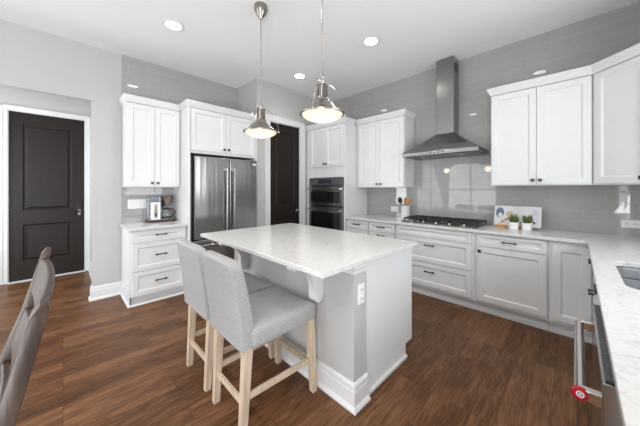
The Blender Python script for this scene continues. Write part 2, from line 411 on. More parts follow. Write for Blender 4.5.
struct(MB().box(DX, DX+.05, -.565, .262, 0, .012).build('trim_3', 'trim'))
FP = Frame((-3.57, 0, 0), (0, 1, 0), (1, 0, 0))
casing('trim_2', FP, 2.405, 3.057, 2.482, .10)
d2 = big_door(2, FP, 2.414, 3.048, 2.473, [(2.52, 2.94, 1.10, 2.34), (2.52, 2.94, .25, .86)], -.055, -.02)
m = MB(); m.cyl(FP.p(2.995, -.02, .975), FP.p(2.995, .035, .975), .011); m.lathe(FP.p(2.995, -.02, .975), [(.028, 0), (.028, .008), (0, .009)], 20, (1, 0, 0))
m.tube([FP.p(2.995, .035, .975), FP.p(2.97, .04, .975), FP.p(2.89, .04, .972)], .010); m.build('door_handle', 'chrome', d2, 0, True)

# ------------------------------------------------------------------ cabinets
CROWN = [(-.012, 2.440), (.005, 2.440), (.007, 2.455), (.014, 2.466), (.029, 2.500), (.033, 2.505), (.033, 2.520), (-.012, 2.520)]
def crown(parent, path, emit=None): MB().sweep(path, CROWN, emit).build('crown_moulding', 'cab', parent)

# --- left wall: drawer base
XF = -3.65          # face of the box; fronts stand .02 proud
FL = Frame((XF, 0, 0), (0, 1, 0), (1, 0, 0))
t = thing('base_cabinet', (-3.92, .85, 0), 'white three drawer base cabinet under the coffee maker, left of the fridge', 'cabinet')
MB().box(LEFT+.01, XF, .545, 1.148, .105, .888).build('body', 'cab', t, .0015)
MB().box(LEFT+.03, XF-.05, .56, 1.146, 0, .105).build('toe_kick', 'cab', t)
MB().box(LEFT+.01, XF, .538, .545, 0, .888).build('end_panel', 'cab', t)
MB().sweep([(LEFT+.02, .538), (XF-.0, .538), (XF, 1.146)], [(0, 0), (.014, 0), (.014, .010), (.006, .022), (0, .024)]).build('shoe_moulding', 'cab', t)
for z0, z1 in ((.09+.02, .395), (.40, .725), (.735, .872)): front(FL, 'drawer', .565, 1.14, z0, z1, t, (.855, (z0+z1)/2+.01), .05)
ct = MB().box(LEFT+.01, -3.575, .515, 1.147, .89, ZC).build('countertop', 'quartz', bevel=.003, loc=(-3.9, .83, .89))
tag(ct, 'short white quartz countertop carrying the coffee maker', 'countertop')
# --- left wall: upper cabinet
FU = Frame((-3.90, 0, 0), (0, 1, 0), (1, 0, 0))
t = thing('wall_cabinet', (-4.05, .84, 1.39), 'white two door wall cabinet above the coffee maker', 'cabinet')
MB().box(LEFT+.01, -3.90, .545, 1.147, 1.39, 2.44).build('body', 'cab', t, .0015)
front(FU, 'door', .552, .846, 1.40, 2.435, t, (.813, 1.445)); front(FU, 'door', .846, 1.14, 1.40, 2.435, t, (.878, 1.445))
crown(t, [(LEFT+.012, .545), (-3.88, .545), (-3.88, 1.149)])
# --- fridge surround
FT = Frame((-3.58, 0, 0), (0, 1, 0), (1, 0, 0))
t = thing('fridge_cabinet', (-3.9, 1.65, 0), 'tall white cabinet surround with two doors over the refrigerator', 'cabinet')
MB().box(LEFT+.01, -3.56, 1.150, 1.174, 0, 2.44).build('side_panel', 'cab', t, .0015)
MB().box(LEFT+.01, -3.56, 2.132, 2.156, 0, 2.44).build('side_panel', 'cab', t, .0015)
MB().box(LEFT+.01, -3.58, 1.174, 2.132, 1.845, 2.44).build('body', 'cab', t, .0015)
front(FT, 'door', 1.18, 1.657, 1.88, 2.435, t, (1.625, 1.925)); front(FT, 'door', 1.657, 2.128, 1.88, 2.435, t, (1.69, 1.925))
crown(t, [(-3.832, 1.150), (-3.56, 1.150), (-3.56, 2.157)])
# --- refrigerator
FF = Frame((-3.56, 0, 0), (0, 1, 0), (1, 0, 0))
t = thing('refrigerator', (-3.85, 1.66, 0), 'stainless steel french door refrigerator with bottom freezer drawer', 'refrigerator')
MB().box(LEFT+.03, -3.575, 1.188, 2.122, .02, 1.80).build('body', 'black', t, .004)
MB().box(LEFT+.05, -3.60, 1.20, 2.11, 0, .02).build('foot_rail', 'black', t)
def fdoor(u0, u1, hu):
    o = MB().fbox(FF, u0, u1, .002, .062, .70, 1.80).build('door', 'steel_v', t, .008, seg=3)
    m = MB(); m.tube([FF.p(hu, .112, .80), FF.p(hu, .112, 1.66)], .013, 14)
    for z in (.82, 1.64): m.fbox(FF, hu-.012, hu+.012, .06, .114, z-.022, z+.022)
    m.build('handle', 'steel', o, 0, True)
    return o
fdoor(1.205, 1.676, 1.625); rd = fdoor(1.682, 2.118, 1.733)
MB().fbox(FF, 2.045, 2.105, .062, .066, 1.725, 1.75).build('badge', 'plate', rd, .001)
o = MB().fbox(FF, 1.205, 2.118, .002, .062, .10, .69).build('freezer_drawer', 'steel_v', t, .008, seg=3)
m = MB(); m.tube([FF.p(1.26, .115, .625), FF.p(2.06, .115, .625)], .013, 14)
for u in (1.29, 2.03): m.fbox(FF, u-.022, u+.022, .06, .117, .613, .637)
m.build('handle', 'chrome', o, 0, True)

# --- oven tower
FO = Frame((0, 3.22, 0), (1, 0, 0), (0, -1, 0))
OX0, OX1 = -3.562, -2.634
t = thing('oven_cabinet', (-3.1, 3.5, 0), 'tall white oven cabinet with two doors above the double oven', 'cabinet')
m = MB(); m.box(OX0, -3.479, 3.22, BACK-.005, 0, 2.44); m.box(-2.675, OX1, 3.22, BACK-.005, 0, 2.44)
m.box(-3.479, -2.675, 3.22, BACK-.005, 1.565, 2.44); m.box(-3.479, -2.675, 3.22, BACK-.005, 0, .42); m.box(-3.479, -2.675, 3.78, BACK-.005, .42, 1.565)
m.build('body', 'cab', t, .0015)
front(FO, 'door', -3.46, -3.07, 1.755, 2.43, t, (-3.10, 1.80)); front(FO, 'door', -3.07, -2.665, 1.755, 2.43, t, (-3.04, 1.80))
front(FO, 'drawer', -3.46, -2.665, .12, .40, t, (-3.07, .28))
crown(t, [(OX0, 3.20), (OX1, 3.20), (OX1, 3.452)])
t = thing('double_oven', (-3.08, 3.5, .43), 'stainless and black glass built-in microwave over wall oven', 'oven')
MB().box(-3.46, -2.69, 3.225, 3.76, .43, 1.55).build('body', 'black', t)
o = MB().fbox(FO, -3.475, -2.679, .002, .024, 1.435, 1.555).build('control_panel', 'dgrey', t, .002)
MB().fbox(FO, -3.24, -2.92, .024, .027, 1.46, 1.53).build('display', 'display', o)
def odoor(z0, z1):
    o = MB().fbox(FO, -3.475, -2.679, .002, .034, z0, z1).build('oven_door', 'steel', t, .004)
    MB().fbox(FO, -3.42, -2.735, .034, .037, z0+.055, z1-.105).build('window', 'glassblk', o, .001)
    m = MB(); z = z1-.055; m.tube([FO.p(-3.45, .082, z), FO.p(-2.704, .082, z)], .012, 12)
    for u in (-3.43, -2.724): m.fbox(FO, u-.012, u+.012, .034, .084, z-.012, z+.012)
    m.build('handle', 'chrome', o, 0, True)
odoor(1.08, 1.425); odoor(.44, 1.065)

# --- back wall uppers
FW = Frame((0, 3.52, 0), (1, 0, 0), (0, -1, 0))
t = thing('wall_cabinet', (-2.2, 3.67, 1.39), 'white two door wall cabinet between the oven tower and the range hood', 'cabinet')
MB().box(-2.631, -1.775, 3.52, BACK-.003, 1.39, 2.44).build('body', 'cab', t, .0015)
front(FW, 'door', -2.60, -2.19, 1.40, 2.435, t, (-2.225, 1.445)); front(FW, 'door', -2.19, -1.783, 1.40, 2.435, t, (-2.155, 1.445))
crown(t, [(-2.631, 3.50), (-1.775, 3.50), (-1.775, BACK-.003)])
DIAG = [(-.708, BACK-.003), (-.708, 3.50), (.106, 3.50), (.418, 3.188), (RIGHT-.003, 3.188)]
t = thing('wall_cabinet', (-.3, 3.67, 1.405), 'white two door wall cabinet right of the range hood, above the open cookbook', 'cabinet')
MB().box(-.708, .104, 3.52, BACK-.003, 1.405, 2.44).build('body', 'cab', t, .0015)
front(FW, 'door', -.70, -.30, 1.415, 2.435, t, (-.33, 1.46)); front(FW, 'door', -.30, .098, 1.415, 2.435, t, (-.27, 1.46))
crown(t, DIAG, (0, 2))
t = thing('corner_cabinet', (.45, 3.5, 1.405), 'white angled corner wall cabinet at the right edge over the counter corner', 'cabinet')
m = MB()
pl = [(.106, 3.52), (.112, 3.52), (.425, 3.207), (RIGHT-.003, 3.207), (RIGHT-.003, BACK-.003), (.106, BACK-.003)]
m.loft([[(x, y, z) for x, y in pl] for z in (1.405, 2.44)]); m.build('body', 'cab', t)
s2 = math.sqrt(.5)
FG = Frame((.112+.0, 3.52-.0, 0), (s2, -s2, 0), (-s2, -s2, 0))
front(FG, 'door', .02, .423, 1.415, 2.435, t, (.385, 1.46))
crown(t, DIAG, (2, 4))

# --- back wall bases
FBS = Frame((0, 3.255, 0), (1, 0, 0), (0, -1, 0))
def base(x0, x1, label, y1=BACK-.005, x_body=None):
    t = thing('base_cabinet', ((x0+x1)/2, 3.5, 0), label, 'cabinet')
    MB().box(x0, x_body or x1, 3.255, y1, .115, .888).build('body', 'cab', t, .0015)
    MB().box(x0, x1, 3.315, y1-.05, 0, .115).build('toe_kick', 'cab', t)
    MB().box(x0, x1, 3.300, 3.314, 0, .05).build('shoe_moulding', 'cab', t, .004)
    return t
t = base(-2.630, -2.212, 'narrow white drawer base cabinet beside the oven tower')
front(FBS, 'drawer', -2.62, -2.222, .745, .877, t, (-2.42, .82), .035); front(FBS, 'drawer', -2.62, -2.222, .43, .735, t, (-2.42, .62), .05); front(FBS, 'drawer', -2.62, -2.222, .14, .42, t, (-2.42, .30), .05)
t = base(-2.210, -1.772, 'narrow white drawer base cabinet under the utensil crock')
front(FBS, 'drawer', -2.20, -1.782, .745, .877, t, (-1.99, .82), .035); front(FBS, 'drawer', -2.20, -1.782, .43, .735, t, (-1.99, .70), .05); front(FBS, 'drawer', -2.20, -1.782, .14, .42, t, (-1.99, .30), .05)
t = base(-1.770, -.808, 'wide white three drawer base cabinet under the gas cooktop')
front(FBS, 'drawer', -1.755, -.838, .755, .877, t, None, .035)
front(FBS, 'drawer', -1.755, -.838, .445, .745, t, (-1.30, .665), .05); front(FBS, 'drawer', -1.755, -.838, .145, .435, t, (-1.30, .335), .05)
t = base(-.806, -.192, 'white base cabinet with one drawer and one door under the cookbook')
front(FBS, 'drawer', -.783, -.203, .745, .877, t, (-.49, .815), .035); front(FBS, 'door', -.783, -.203, .145, .735, t, (-.755, .69))
t = base(-.190, .098, 'white single door corner base cabinet where the two counters meet')
front(FBS, 'door', -.165, .090, .145, .85, t)
# --- right run
XR = .115
FRR = Frame((XR, 0, 0), (0, 1, 0), (-1, 0, 0))
def rbase(y0, y1, label, ztop=.888):
    t = thing('base_cabinet', (.45, (y0+y1)/2, 0), label, 'cabinet')
    MB().box(XR, RIGHT-.005, y0, y1, .115, ztop).build('body', 'cab', t, .0015)
    MB().box(XR+.06, RIGHT-.03, y0, y1, 0, .115).build('toe_kick', 'cab', t)
    return t
t = rbase(2.66, 3.248, 'white drawer base cabinet between the counter corner and the sink')
for z0, z1 in ((.12, .40), (.41, .67), (.68, .875)): front(FRR, 'drawer', 2.68, 3.13, z0, z1, t, (2.89, (z0+z1)/2+.03), .05)
t = rbase(1.645, 2.655, 'white sink base cabinet beside the dishwasher', .66)
m = MB(); m.box(XR, XR+.02, 1.645, 2.655, .66, .888); m.build('face_frame', 'cab', t)
front(FRR, 'door', 1.66, 2.15, .12, .875, t, (2.11, .80)); front(FRR, 'door', 2.15, 2.64, .12, .875, t, (2.19, .80))
t = rbase(.42, .972, 'white base cabinet on the camera side of the dishwasher')
front(FRR, 'door', .44, .96, .12, .875, t, (.49, .80))
# --- countertop
outer = [(-2.630, 3.20), (.045, 3.20), (.058, 3.195), (.063, 3.18), (.065, 3.165), (.065, .40), (RIGHT-.004, .40), (RIGHT-.004, BACK-.003), (-2.630, BACK-.003)]
hole = rrect(.380, 2.13, .22, .32, .06)
ct = MB().poly(outer, [hole], .89, ZC).build('countertop', 'quartz', bevel=.003, loc=(-.4, 3.5, .89))
tag(ct, 'long white quartz countertop running from the oven tower round to the sink', 'countertop')
# --- sink
t = thing('kitchen_sink', (.395, 2.13, .70), 'stainless steel undermount double bowl sink set in the right counter', 'sink')
def bowl(cy, hy):
    m = MB(); rings = []
    for r, hx, hyy, z in ((.06, .218, hy, .889), (.06, .214, hy-.004, .86), (.06, .205, hy-.012, .72), (.05, .18, hy-.03, .695), (.02, .03, .03, .69)):
        rings.append([(x, y, z) for x, y in rrect(.380, cy, hx, hyy, r if r < hyy else hyy*.6)])
    rings.reverse()
    out = [[(x, y, .889-.0) for x, y in rrect(.380, cy, .226, hy+.004, .062)], [(x, y, .70) for x, y in rrect(.380, cy, .214, hy-.004, .06)], [(x, y, .684) for x, y in rrect(.380, cy, .19, hy-.03, .05)]]
    m.loft(rings+out, cap=True)
    o = m.build('bowl', 'sinksteel', t, 0, True)
    MB().lathe((.380, cy, .690), [(.042, .001), (.042, .005), (.03, .006), (.028, .003), (0, .003)], 24).build('drain', 'chrome', o, 0, True)
bowl(2.305, .135); bowl(1.975, .155)
MB().box(.170, .590, 2.134, 2.166, .80, .865).build('divider', 'sinksteel', t, .012, seg=4)
# --- dishwasher
FW2 = Frame((.112, 0, 0), (0, 1, 0), (-1, 0, 0))
t = thing('dishwasher', (.45, 1.3, 0), 'stainless dishwasher with tubular handle and red medallion under the right counter', 'dishwasher')
MB().box(.115, RIGHT-.03, .985, 1.63, .02, .885).build('tub', 'dgrey', t)
MB().box(.18, RIGHT-.06, 1.0, 1.62, 0, .02).build('base_rail', 'black', t)
o = MB().fbox(FW2, .985, 1.63, .0, .066, .11, .868).build('door', 'steel_v', t, .003)
p = MB().fbox(FW2, 1.0, 1.615, .004, .060, .868, .874).build('control_strip', 'slot', o, .001)
for i in range(7):
    MB().lathe(FW2.p(1.08+i*.075, .050, .874), [(.0035, 0), (.0035, .001), (0, .001)], 12).build('button', 'steel', p, 0, True)
m = MB(); m.tube([FW2.p(.995, .106, .815), FW2.p(1.51, .106, .815)], .0135, 18)
for u in (1.0, 1.505): m.fbox(FW2, u-.012, u+.012, .06, .106, .800, .830)
h = m.build('handle', 'chrome', o, .002, True)
m = MB(); m.lathe(FW2.p(.995, .106, .815), [(.0185, 0), (.0185, .006), (.0165, .0075), (0, .0075)], 24, (0, -1, 0)); md = m.build('medallion', 'red', h, 0, True)
m = MB(); m.lathe(FW2.p(.9874, .106, .815), [(.0085, 0), (.0085, .0008), (.0055, .0008), (.0055, 0)], 20, (0, -1, 0), close=True); m.build('emblem', 'plate', md, 0, True)
m = MB(); m.lathe(FW2.p(.9874, .106, .815), [(.003, 0), (.003, .0008), (0, .0008)], 12, (0, -1, 0)); m.build('emblem', 'plate', md, 0, True)

# ------------------------------------------------------------------ range hood
HX0, HX1, CX0, CX1, CYF = -1.72, -.79, -1.362, -1.143, 3.62
t = thing('range_hood', (-1.255, 3.6, 1.8), 'stainless steel chimney range hood with pyramid canopy above the cooktop', 'range hood')
m = MB(); r = []
def rect(x0, x1, y0, z): return [(x0, y0, z), (x1, y0, z), (x1, BACK-.004, z), (x0, BACK-.004, z)]
m.loft([rect(HX0, HX1, 3.33, 1.856), rect(HX0+.115, HX1-.115, 3.40, 1.93), rect(HX0+.235, HX1-.235, 3.505, 2.02), rect(CX0-.004, CX1+.004, CYF-.004, 2.112)])
m.build('canopy', 'steel', t, .002)
MB().box(HX0, HX1, 3.33, BACK-.004, 1.808, 1.855).build('lip', 'steel', t, .003)
MB().box(HX0+.03, HX1-.03, 3.36, BACK-.03, 1.800, 1.808).build('filter_panel', 'dgrey', t, .001)
ch = MB().box(CX0, CX1, CYF, BACK-.004, 2.112, CEIL-.004).build('chimney', 'steel', t, .002)
m = MB()
for i in range(5): m.box(CX1, CX1+.0015, 3.66+i*.022, 3.668+i*.022, 2.93, 3.04)
m.build('vent_slots', 'black', ch)
for i in range(4):
    MB().lathe((-1.33+i*.05, 3.33, 1.832), [(.008, 0), (.008, .004), (0, .004)], 14, (0, -1, 0)).build('button', 'dgrey', t, 0, True)
for x in (-1.5, -1.02):
    MB().lathe((x, 3.5, 1.800), [(.03, 0), (.03, -.004), (0, -.004)], 20).build('hood_light', 'chrome', t, 0, True)

# ------------------------------------------------------------------ cooktop
t = thing('gas_cooktop', (-1.255, 3.53, ZC), 'black gas cooktop with cast iron grates and a row of knobs', 'cooktop')
MB().box(-1.71, -.80, 3.29, 3.775, ZC, ZC+.012).build('burner_tray', 'dgrey', t, .004)
BURN = [(-1.53, 3.43), (-1.53, 3.66), (-1.255, 3.56), (-.98, 3.43), (-.98, 3.66)]
for x, y in BURN:
    o = MB().lathe((x, y, ZC+.012), [(.05, 0), (.05, .008), (.035, .012), (0, .012)], 24).build('burner', 'steel', t, 0, True)
    MB().lathe((x, y, ZC+.024), [(.036, 0), (.036, .007), (.03, .010), (0, .010)], 24).build('burner_cap', 'iron', o, 0, True)
for k in range(3):
    x0, x1 = -1.70+k*.302, -1.70+k*.302+.294
    m = MB(); z0, z1 = ZC+.040, ZC+.058; w = .012; ya, yb = 3.345, 3.76
    for a, b, c, d in ((x0, x1, ya, ya+w), (x0, x1, yb-w, yb), (x0, x0+w, ya, yb), (x1-w, x1, ya, yb), (x0, x1, (ya+yb)/2-w/2, (ya+yb)/2+w/2), ((x0+x1)/2-w/2, (x0+x1)/2+w/2, ya, yb), (x0, x1, ya+.1, ya+.1+w), (x0, x1, yb-.11, yb-.11+w)):
        m.box(a, b, c, d, z0, z1)
    for a in (x0, x1-w):
        for c in (ya, yb-w): m.box(a, a+w, c, c+w, ZC+.012, z0)
    m.build('grate', 'iron', t, .002)
for i in range(5):
    x = -1.575+i*.16
    o = MB().lathe((x, 3.318, ZC+.012), [(.018, 0), (.017, .018), (.015, .022), (0, .022)], 20).build('control_knob', 'nickel', t, 0, True)

# ------------------------------------------------------------------ island
t = thing('kitchen_island', (-1.81, 1.7, 0), 'kitchen island base with grey knee wall, white end panel and corbels', 'island')
IX0, IX1 = -2.55, -.978
MB().box(IX0, IX1, 1.277, 1.41, 0, .888).build('knee_wall', 'paint', t)
m = MB(); m.box(IX0+.015, -.990, 1.41, 2.09, .105, .888); m.box(IX0+.015, -.990, 1.41, 1.98, 0, .105); m.build('cabinet_body', 'cab', t, .001)
MB().box(-.991, -.986, 1.43, 2.092, .84, .888).build('end_rail', 'cab', t)
MB().box(-.990, -.970, 1.425, 1.975, 0, .028).build('shoe_moulding', 'cab', t, .006)
MB().sweep([(IX0, 1.41), (IX0, 1.277), (IX1, 1.277), (IX1, 1.412)], [(o*1.05, z) for o, z in BASE]).build('baseboard', 'trim', t)
MB().sweep([(IX0, 1.41), (IX0, 1.277), (IX1, 1.277), (IX1, 1.412)], [(0, .835), (.006, .838), (.008, .86), (.016, .872), (.016, .888), (0, .888)]).build('cap_moulding', 'trim', t)
for xc in (-1.275, -2.285):
    pr = [(1.277, .888), (1.005, .888), (1.005, .862)]
    for i in range(13):                       # concave sweep, then the rounded foot
        a = R(90*i/12); pr.append((1.02+.175*math.sin(a)-.0, .69+.165*math.cos(a)))
    for i in range(9):
        a = R(180*i/8); pr.append((1.235-.040*math.cos(a), .645-.05*math.sin(a)))
    pr.append((1.277, .640))
    m = MB(); m.loft([[(x, y, z) for y, z in pr] for x in (xc-.032, xc+.032)])
    m.build('corbel', 'trim', t, .004)
FI = Frame((-1.98, 2.09, 0), (1, 0, 0), (0, 1, 0))
for k in range(3): front(FI, 'door', -.54+k*.51, -.54+k*.51+.50, .13, .87, t, (-.50+k*.51, .8))
ct = MB().box(-2.68, -.957, .978, 2.13, .89, ZC).build('countertop', 'quartz', bevel=.003, loc=(-1.815, 1.55, .89))
tag(ct, 'large rectangular white quartz island countertop with seating overhang', 'countertop')

# ------------------------------------------------------------------ outlets and switches
def outlet(F, u, z, w, h, label, sock, gang=1, name='wall_outlet', cat='outlet'):
    t = thing(name, F.p(u, .0, z), label, cat)
    MB().fbox(F, u-w/2, u+w/2, .0005, .007, z-h/2, z+h/2).build('cover_plate', 'plate', t, .002)
    for du, dz in sock:
        if cat == 'outlet':
            o = MB().fbox(F, u+du-.017, u+du+.017, .007, .010, z+dz-.017, z+dz+.017).build('socket', 'plate', t, .004)
            m = MB()
            for q in (-.007, .007): m.fbox(F, u+du+q-.0018, u+du+q+.0018, .010, .0106, z+dz-.006, z+dz+.006)
            m.build('slots', 'slot', o)
        else: MB().fbox(F, u+du-.014, u+du+.014, .007, .012, z+dz-.032, z+dz+.032).build('rocker', 'plate', t, .002)
    return t
FBW = Frame((0, BACK, 0), (1, 0, 0), (0, -1, 0)); FLW = Frame((LEFT+.008, 0, 0), (0, 1, 0), (1, 0, 0)); FIS = Frame((IX1, 0, 0), (0, 1, 0), (1, 0, 0))
outlet(FBW, -2.10, 1.04, .135, .085, 'small white outlet on the tile beside the utensil crock', [(-.028, 0), (.028, 0)])
outlet(FBW, .365, 1.035, .125, .075, 'white outlet on the back tile at the right edge of the photo', [(-.028, 0), (.028, 0)])
outlet(FIS, 1.345, .70, .066, .125, 'white outlet on the island corner post under the countertop', [(0, -.028), (0, .028)])
outlet(FLW, .705, 1.165, .20, .125, 'four gang white switch plate left of the coffee maker', [(-.072, 0), (-.024, 0), (.024, 0), (.072, 0)], name='switch_plate', cat='switch')

# ------------------------------------------------------------------ coffee maker
t = thing('coffee_maker', (-4.05, .95, ZC), 'drip coffee maker with clear water tank and glass carafe on the left counter', 'coffee maker')
MB().box(-4.17, -3.98, .79, 1.12, ZC, ZC+.028).build('base', 'brown', t, .008)
MB().box(-4.165, -4.0, .80, 1.11, ZC+.028, ZC+.036).build('base_trim', 'chrome', t, .003)
MB().box(-4.165, -4.03, .795, .955, ZC+.036, ZC+.345).build('water_tank', 'tank', t, .01)
o = MB().box(-4.028, -3.995, .825, .935, ZC+.036, ZC+.27).build('tower', 'plate', t, .006)
MB().box(-3.995, -3.991, .858, .900, ZC+.06, ZC+.24).build('switch_strip', 'nickel', o, .002)
MB().box(-3.991, -3.987, .868, .890, ZC+.085, ZC+.12).build('rocker_switch', 'black', o, .002)
MB().box(-4.12, -4.06, .955, 1.06, ZC+.30, ZC+.325).build('spout_arm', 'black', t, .006)
MB().lathe((-4.075, 1.03, ZC+.215), [(.035, 0), (.04, .01), (.072, .12), (.075, .135), (.05, .14), (0, .14)], 28).build('filter_basket', 'nickel', t, 0, True)
MB().tube([(-4.085, .958, ZC+.30), (-4.085, .962, ZC+.24), (-4.085, .985, ZC+.20)], .012, 8).build('basket_bracket', 'black', t, 0, True)
c = MB().lathe((-4.085, 1.03, ZC+.037), [(0, 0), (.055, 0), (.068, .02), (.068, .055), (.045, .11), (.04, .125)], 28).build('carafe', 'glass', t, 0, True)
MB().lathe((-4.085, 1.03, ZC+.040), [(0, 0), (.052, 0), (.063, .02), (.063, .03), (0, .03)], 24).build('coffee', 'coffee', c, 0, True)
MB().lathe((-4.085, 1.03, ZC+.162), [(.043, 0), (.043, .015), (.02, .025), (0, .025)], 24).build('lid', 'black', c, 0, True)
MB().tube([(-4.06, 1.07, ZC+.165), (-4.045, 1.105, ZC+.165), (-4.035, 1.118, ZC+.14), (-4.035, 1.115, ZC+.09), (-4.05, 1.098, ZC+.07)], .008, 8).build('handle', 'brown', c, 0, True)

# ------------------------------------------------------------------ utensil crock
cx, cy = -1.855, 3.70
cr = MB().lathe((cx, cy, ZC), [(0, .0), (.060, 0), (.064, .006), (.064, .178), (.067, .182), (.067, .19), (.060, .19), (.058, .02), (0, .018)], 32).build('utensil_crock', 'ceramic', None, 0, True, loc=(cx, cy, ZC))
tag(cr, 'white ceramic utensil crock on the counter left of the cooktop', 'crock')
def utensil(name, label, base, tip, mt, head, cat):
    b, e = Vector(base), Vector(tip); d = (e-b).normalized(); side = d.cross(Vector((.7, -.7, 0))).normalized()
    t = thing(name, base, label, cat)
    MB().tube([b, b.lerp(e, .5), e], [.005, .006, .006], 8).build('handle', mt, t, 0, True)
    m = MB(); w, l, th = head; rings = []; nn = d.cross(side).normalized()
    for k in range(7):
        q = k/6; hw = w*max(.22, math.sin(math.pi*(.12+.80*q))**.6)
        rings.append([e + d*l*q + side*hw*math.cos(a) + nn*th*math.sin(a) for a in [2*math.pi*i/12 for i in range(12)]])
    m.loft(rings).build('head', mt, t, 0, True)
utensil('serving_spoon', 'black nylon spoon leaning left in the utensil crock', (cx-.022, cy+.01, ZC+.025), (cx-.058, cy-.035, ZC+.235), 'black', (.036, .085, .008), 'spoon')
utensil('wooden_spatula', 'upright pale wooden spatula in the middle of the utensil crock', (cx+.0, cy+.012, ZC+.025), (cx-.002, cy+.006, ZC+.215), 'wood', (.024, .10, .005), 'spatula')
utensil('wooden_spoon', 'wooden spoon leaning right in the utensil crock', (cx+.012, cy-.018, ZC+.025), (cx+.046, cy-.02, ZC+.21), 'wood', (.030, .09, .007), 'spoon')

# ------------------------------------------------------------------ cookbook on stand, plants
bx, by = -.49, 3.66
t = thing('book_stand', (bx, by, ZC), 'low wooden ledge stand propping up the open cookbook', 'stand')
MB().box(-.68, -.42, 3.60, 3.67, ZC, ZC+.022).build('ledge', 'wood', t, .004)
MB().box(-.68, -.42, 3.598, 3.606, ZC+.022, ZC+.034).build('lip', 'wood', t, .002)
m = MB(); m.hexa([(-.60, 3.655, ZC+.022), (-.46, 3.655, ZC+.022), (-.46, 3.667, ZC+.022), (-.60, 3.667, ZC+.022), (-.60, 3.735, ZC+.20), (-.46, 3.735, ZC+.20), (-.46, 3.747, ZC+.20), (-.60, 3.747, ZC+.20)]); m.build('back_rest', 'wood', t)
t = thing('cookbook', (bx, by, ZC), 'open cookbook with food photographs leaning on the wooden stand', 'book')
def bp(u, v, n=0):      # page plane: u across, v up the page, n out towards the room
    w = .018*math.sin(min(1, abs(u)/.21)*math.pi)      # pages bow outward
    return (bx+u, 3.640+.34*v - (n+w)*.95, ZC+.024+.94*v + (n+w)*.3)
def page(u0, u1):
    m = MB(); G = []
    k = 8; rings = []
    for i in range(k+1):
        u = u0+(u1-u0)*i/k
        rings.append([bp(u, 0, 0), bp(u, .235, 0), bp(u, .235, -.012), bp(u, 0, -.012)])
    return m.loft(rings)
lp = page(-.216, -.0005).build('page', 'paper', t, 0, True); rp = page(.0005, .216).build('page', 'paper', t, 0, True)
def blot(name, parent, cu, cv, ru, rv, mt, rot=0, n=16):
    m = MB(); ring = []
    for lift in (.0005, .0022):
        ring.append([])
        for i in range(n):
            a = 2*math.pi*i/n; x, y = ru*math.cos(a), rv*math.sin(a)
            ring[-1].append(bp(cu+x*math.cos(rot)-y*math.sin(rot), cv+x*math.sin(rot)+y*math.cos(rot), lift))
    m.loft(ring).build(name, mt, parent)
blot('bowl_picture', lp, -.158, .150, .042, .062, 'blue'); blot('dip_picture', lp, -.152, .12, .022, .028, 'paper')
for i in range(5): blot('carrot_picture', lp, -.125+.020*i, .045+.016*i, .048, .010, 'orange' if i % 2 else 'tan', R(42))
blot('bread_picture', lp, -.06, .135, .035, .04, 'tan', R(30)); blot('herb_picture', lp, -.03, .09, .02, .03, 'leaf')
blot('fig_picture', rp, .160, .07, .030, .030, 'lav'); blot('berry_picture', rp, .150, .05, .020, .014, 'slot')
blot('text_block', rp, .165, .165, .026, .035, 'lav')
def plant(x, y, label, seed):
    rnd = random.Random(seed)
    t = thing('potted_plant', (x, y, ZC), label, 'plant')
    p = MB().lathe((x, y, ZC), [(0, 0), (.040, 0), (.044, .004), (.048, .075), (.048, .08), (.042, .08), (.040, .06), (0, .06)], 28).build('pot', 'ceramic', t, 0, True)
    MB().lathe((x, y, ZC+.058), [(.0395, 0), (.0395, .008), (0, .012)], 20).build('soil', 'soil', p, 0, True)
    m = MB()
    for i in range(46):
        a = rnd.uniform(0, 6.283); r = rnd.uniform(0, .028); L = rnd.uniform(.05, .115); lean = rnd.uniform(.05, .5)
        b = Vector((x+r*math.cos(a), y+r*math.sin(a), ZC+.064)); d = Vector((math.cos(a)*lean, math.sin(a)*lean, 1)).normalized()
        sd = d.cross(Vector((math.cos(a+1.3), math.sin(a+1.3), .1))).normalized(); w = rnd.uniform(.006, .011); n2 = d.cross(sd)*.0012
        pts = [b+sd*.0015, b+d*L*.5+sd*w, b+d*L, b+d*L*.5-sd*w, b-sd*.0015]
        m.loft([[q-n2 for q in pts], [q+n2 for q in pts]])
    m.build('foliage', 'leaf', t)
plant(-.385, 3.565, 'small green plant in a white pot, the right one before the cookbook', 3)
plant(-.500, 3.548, 'small dark green plant in a white pot, the left one before the cookbook', 5)

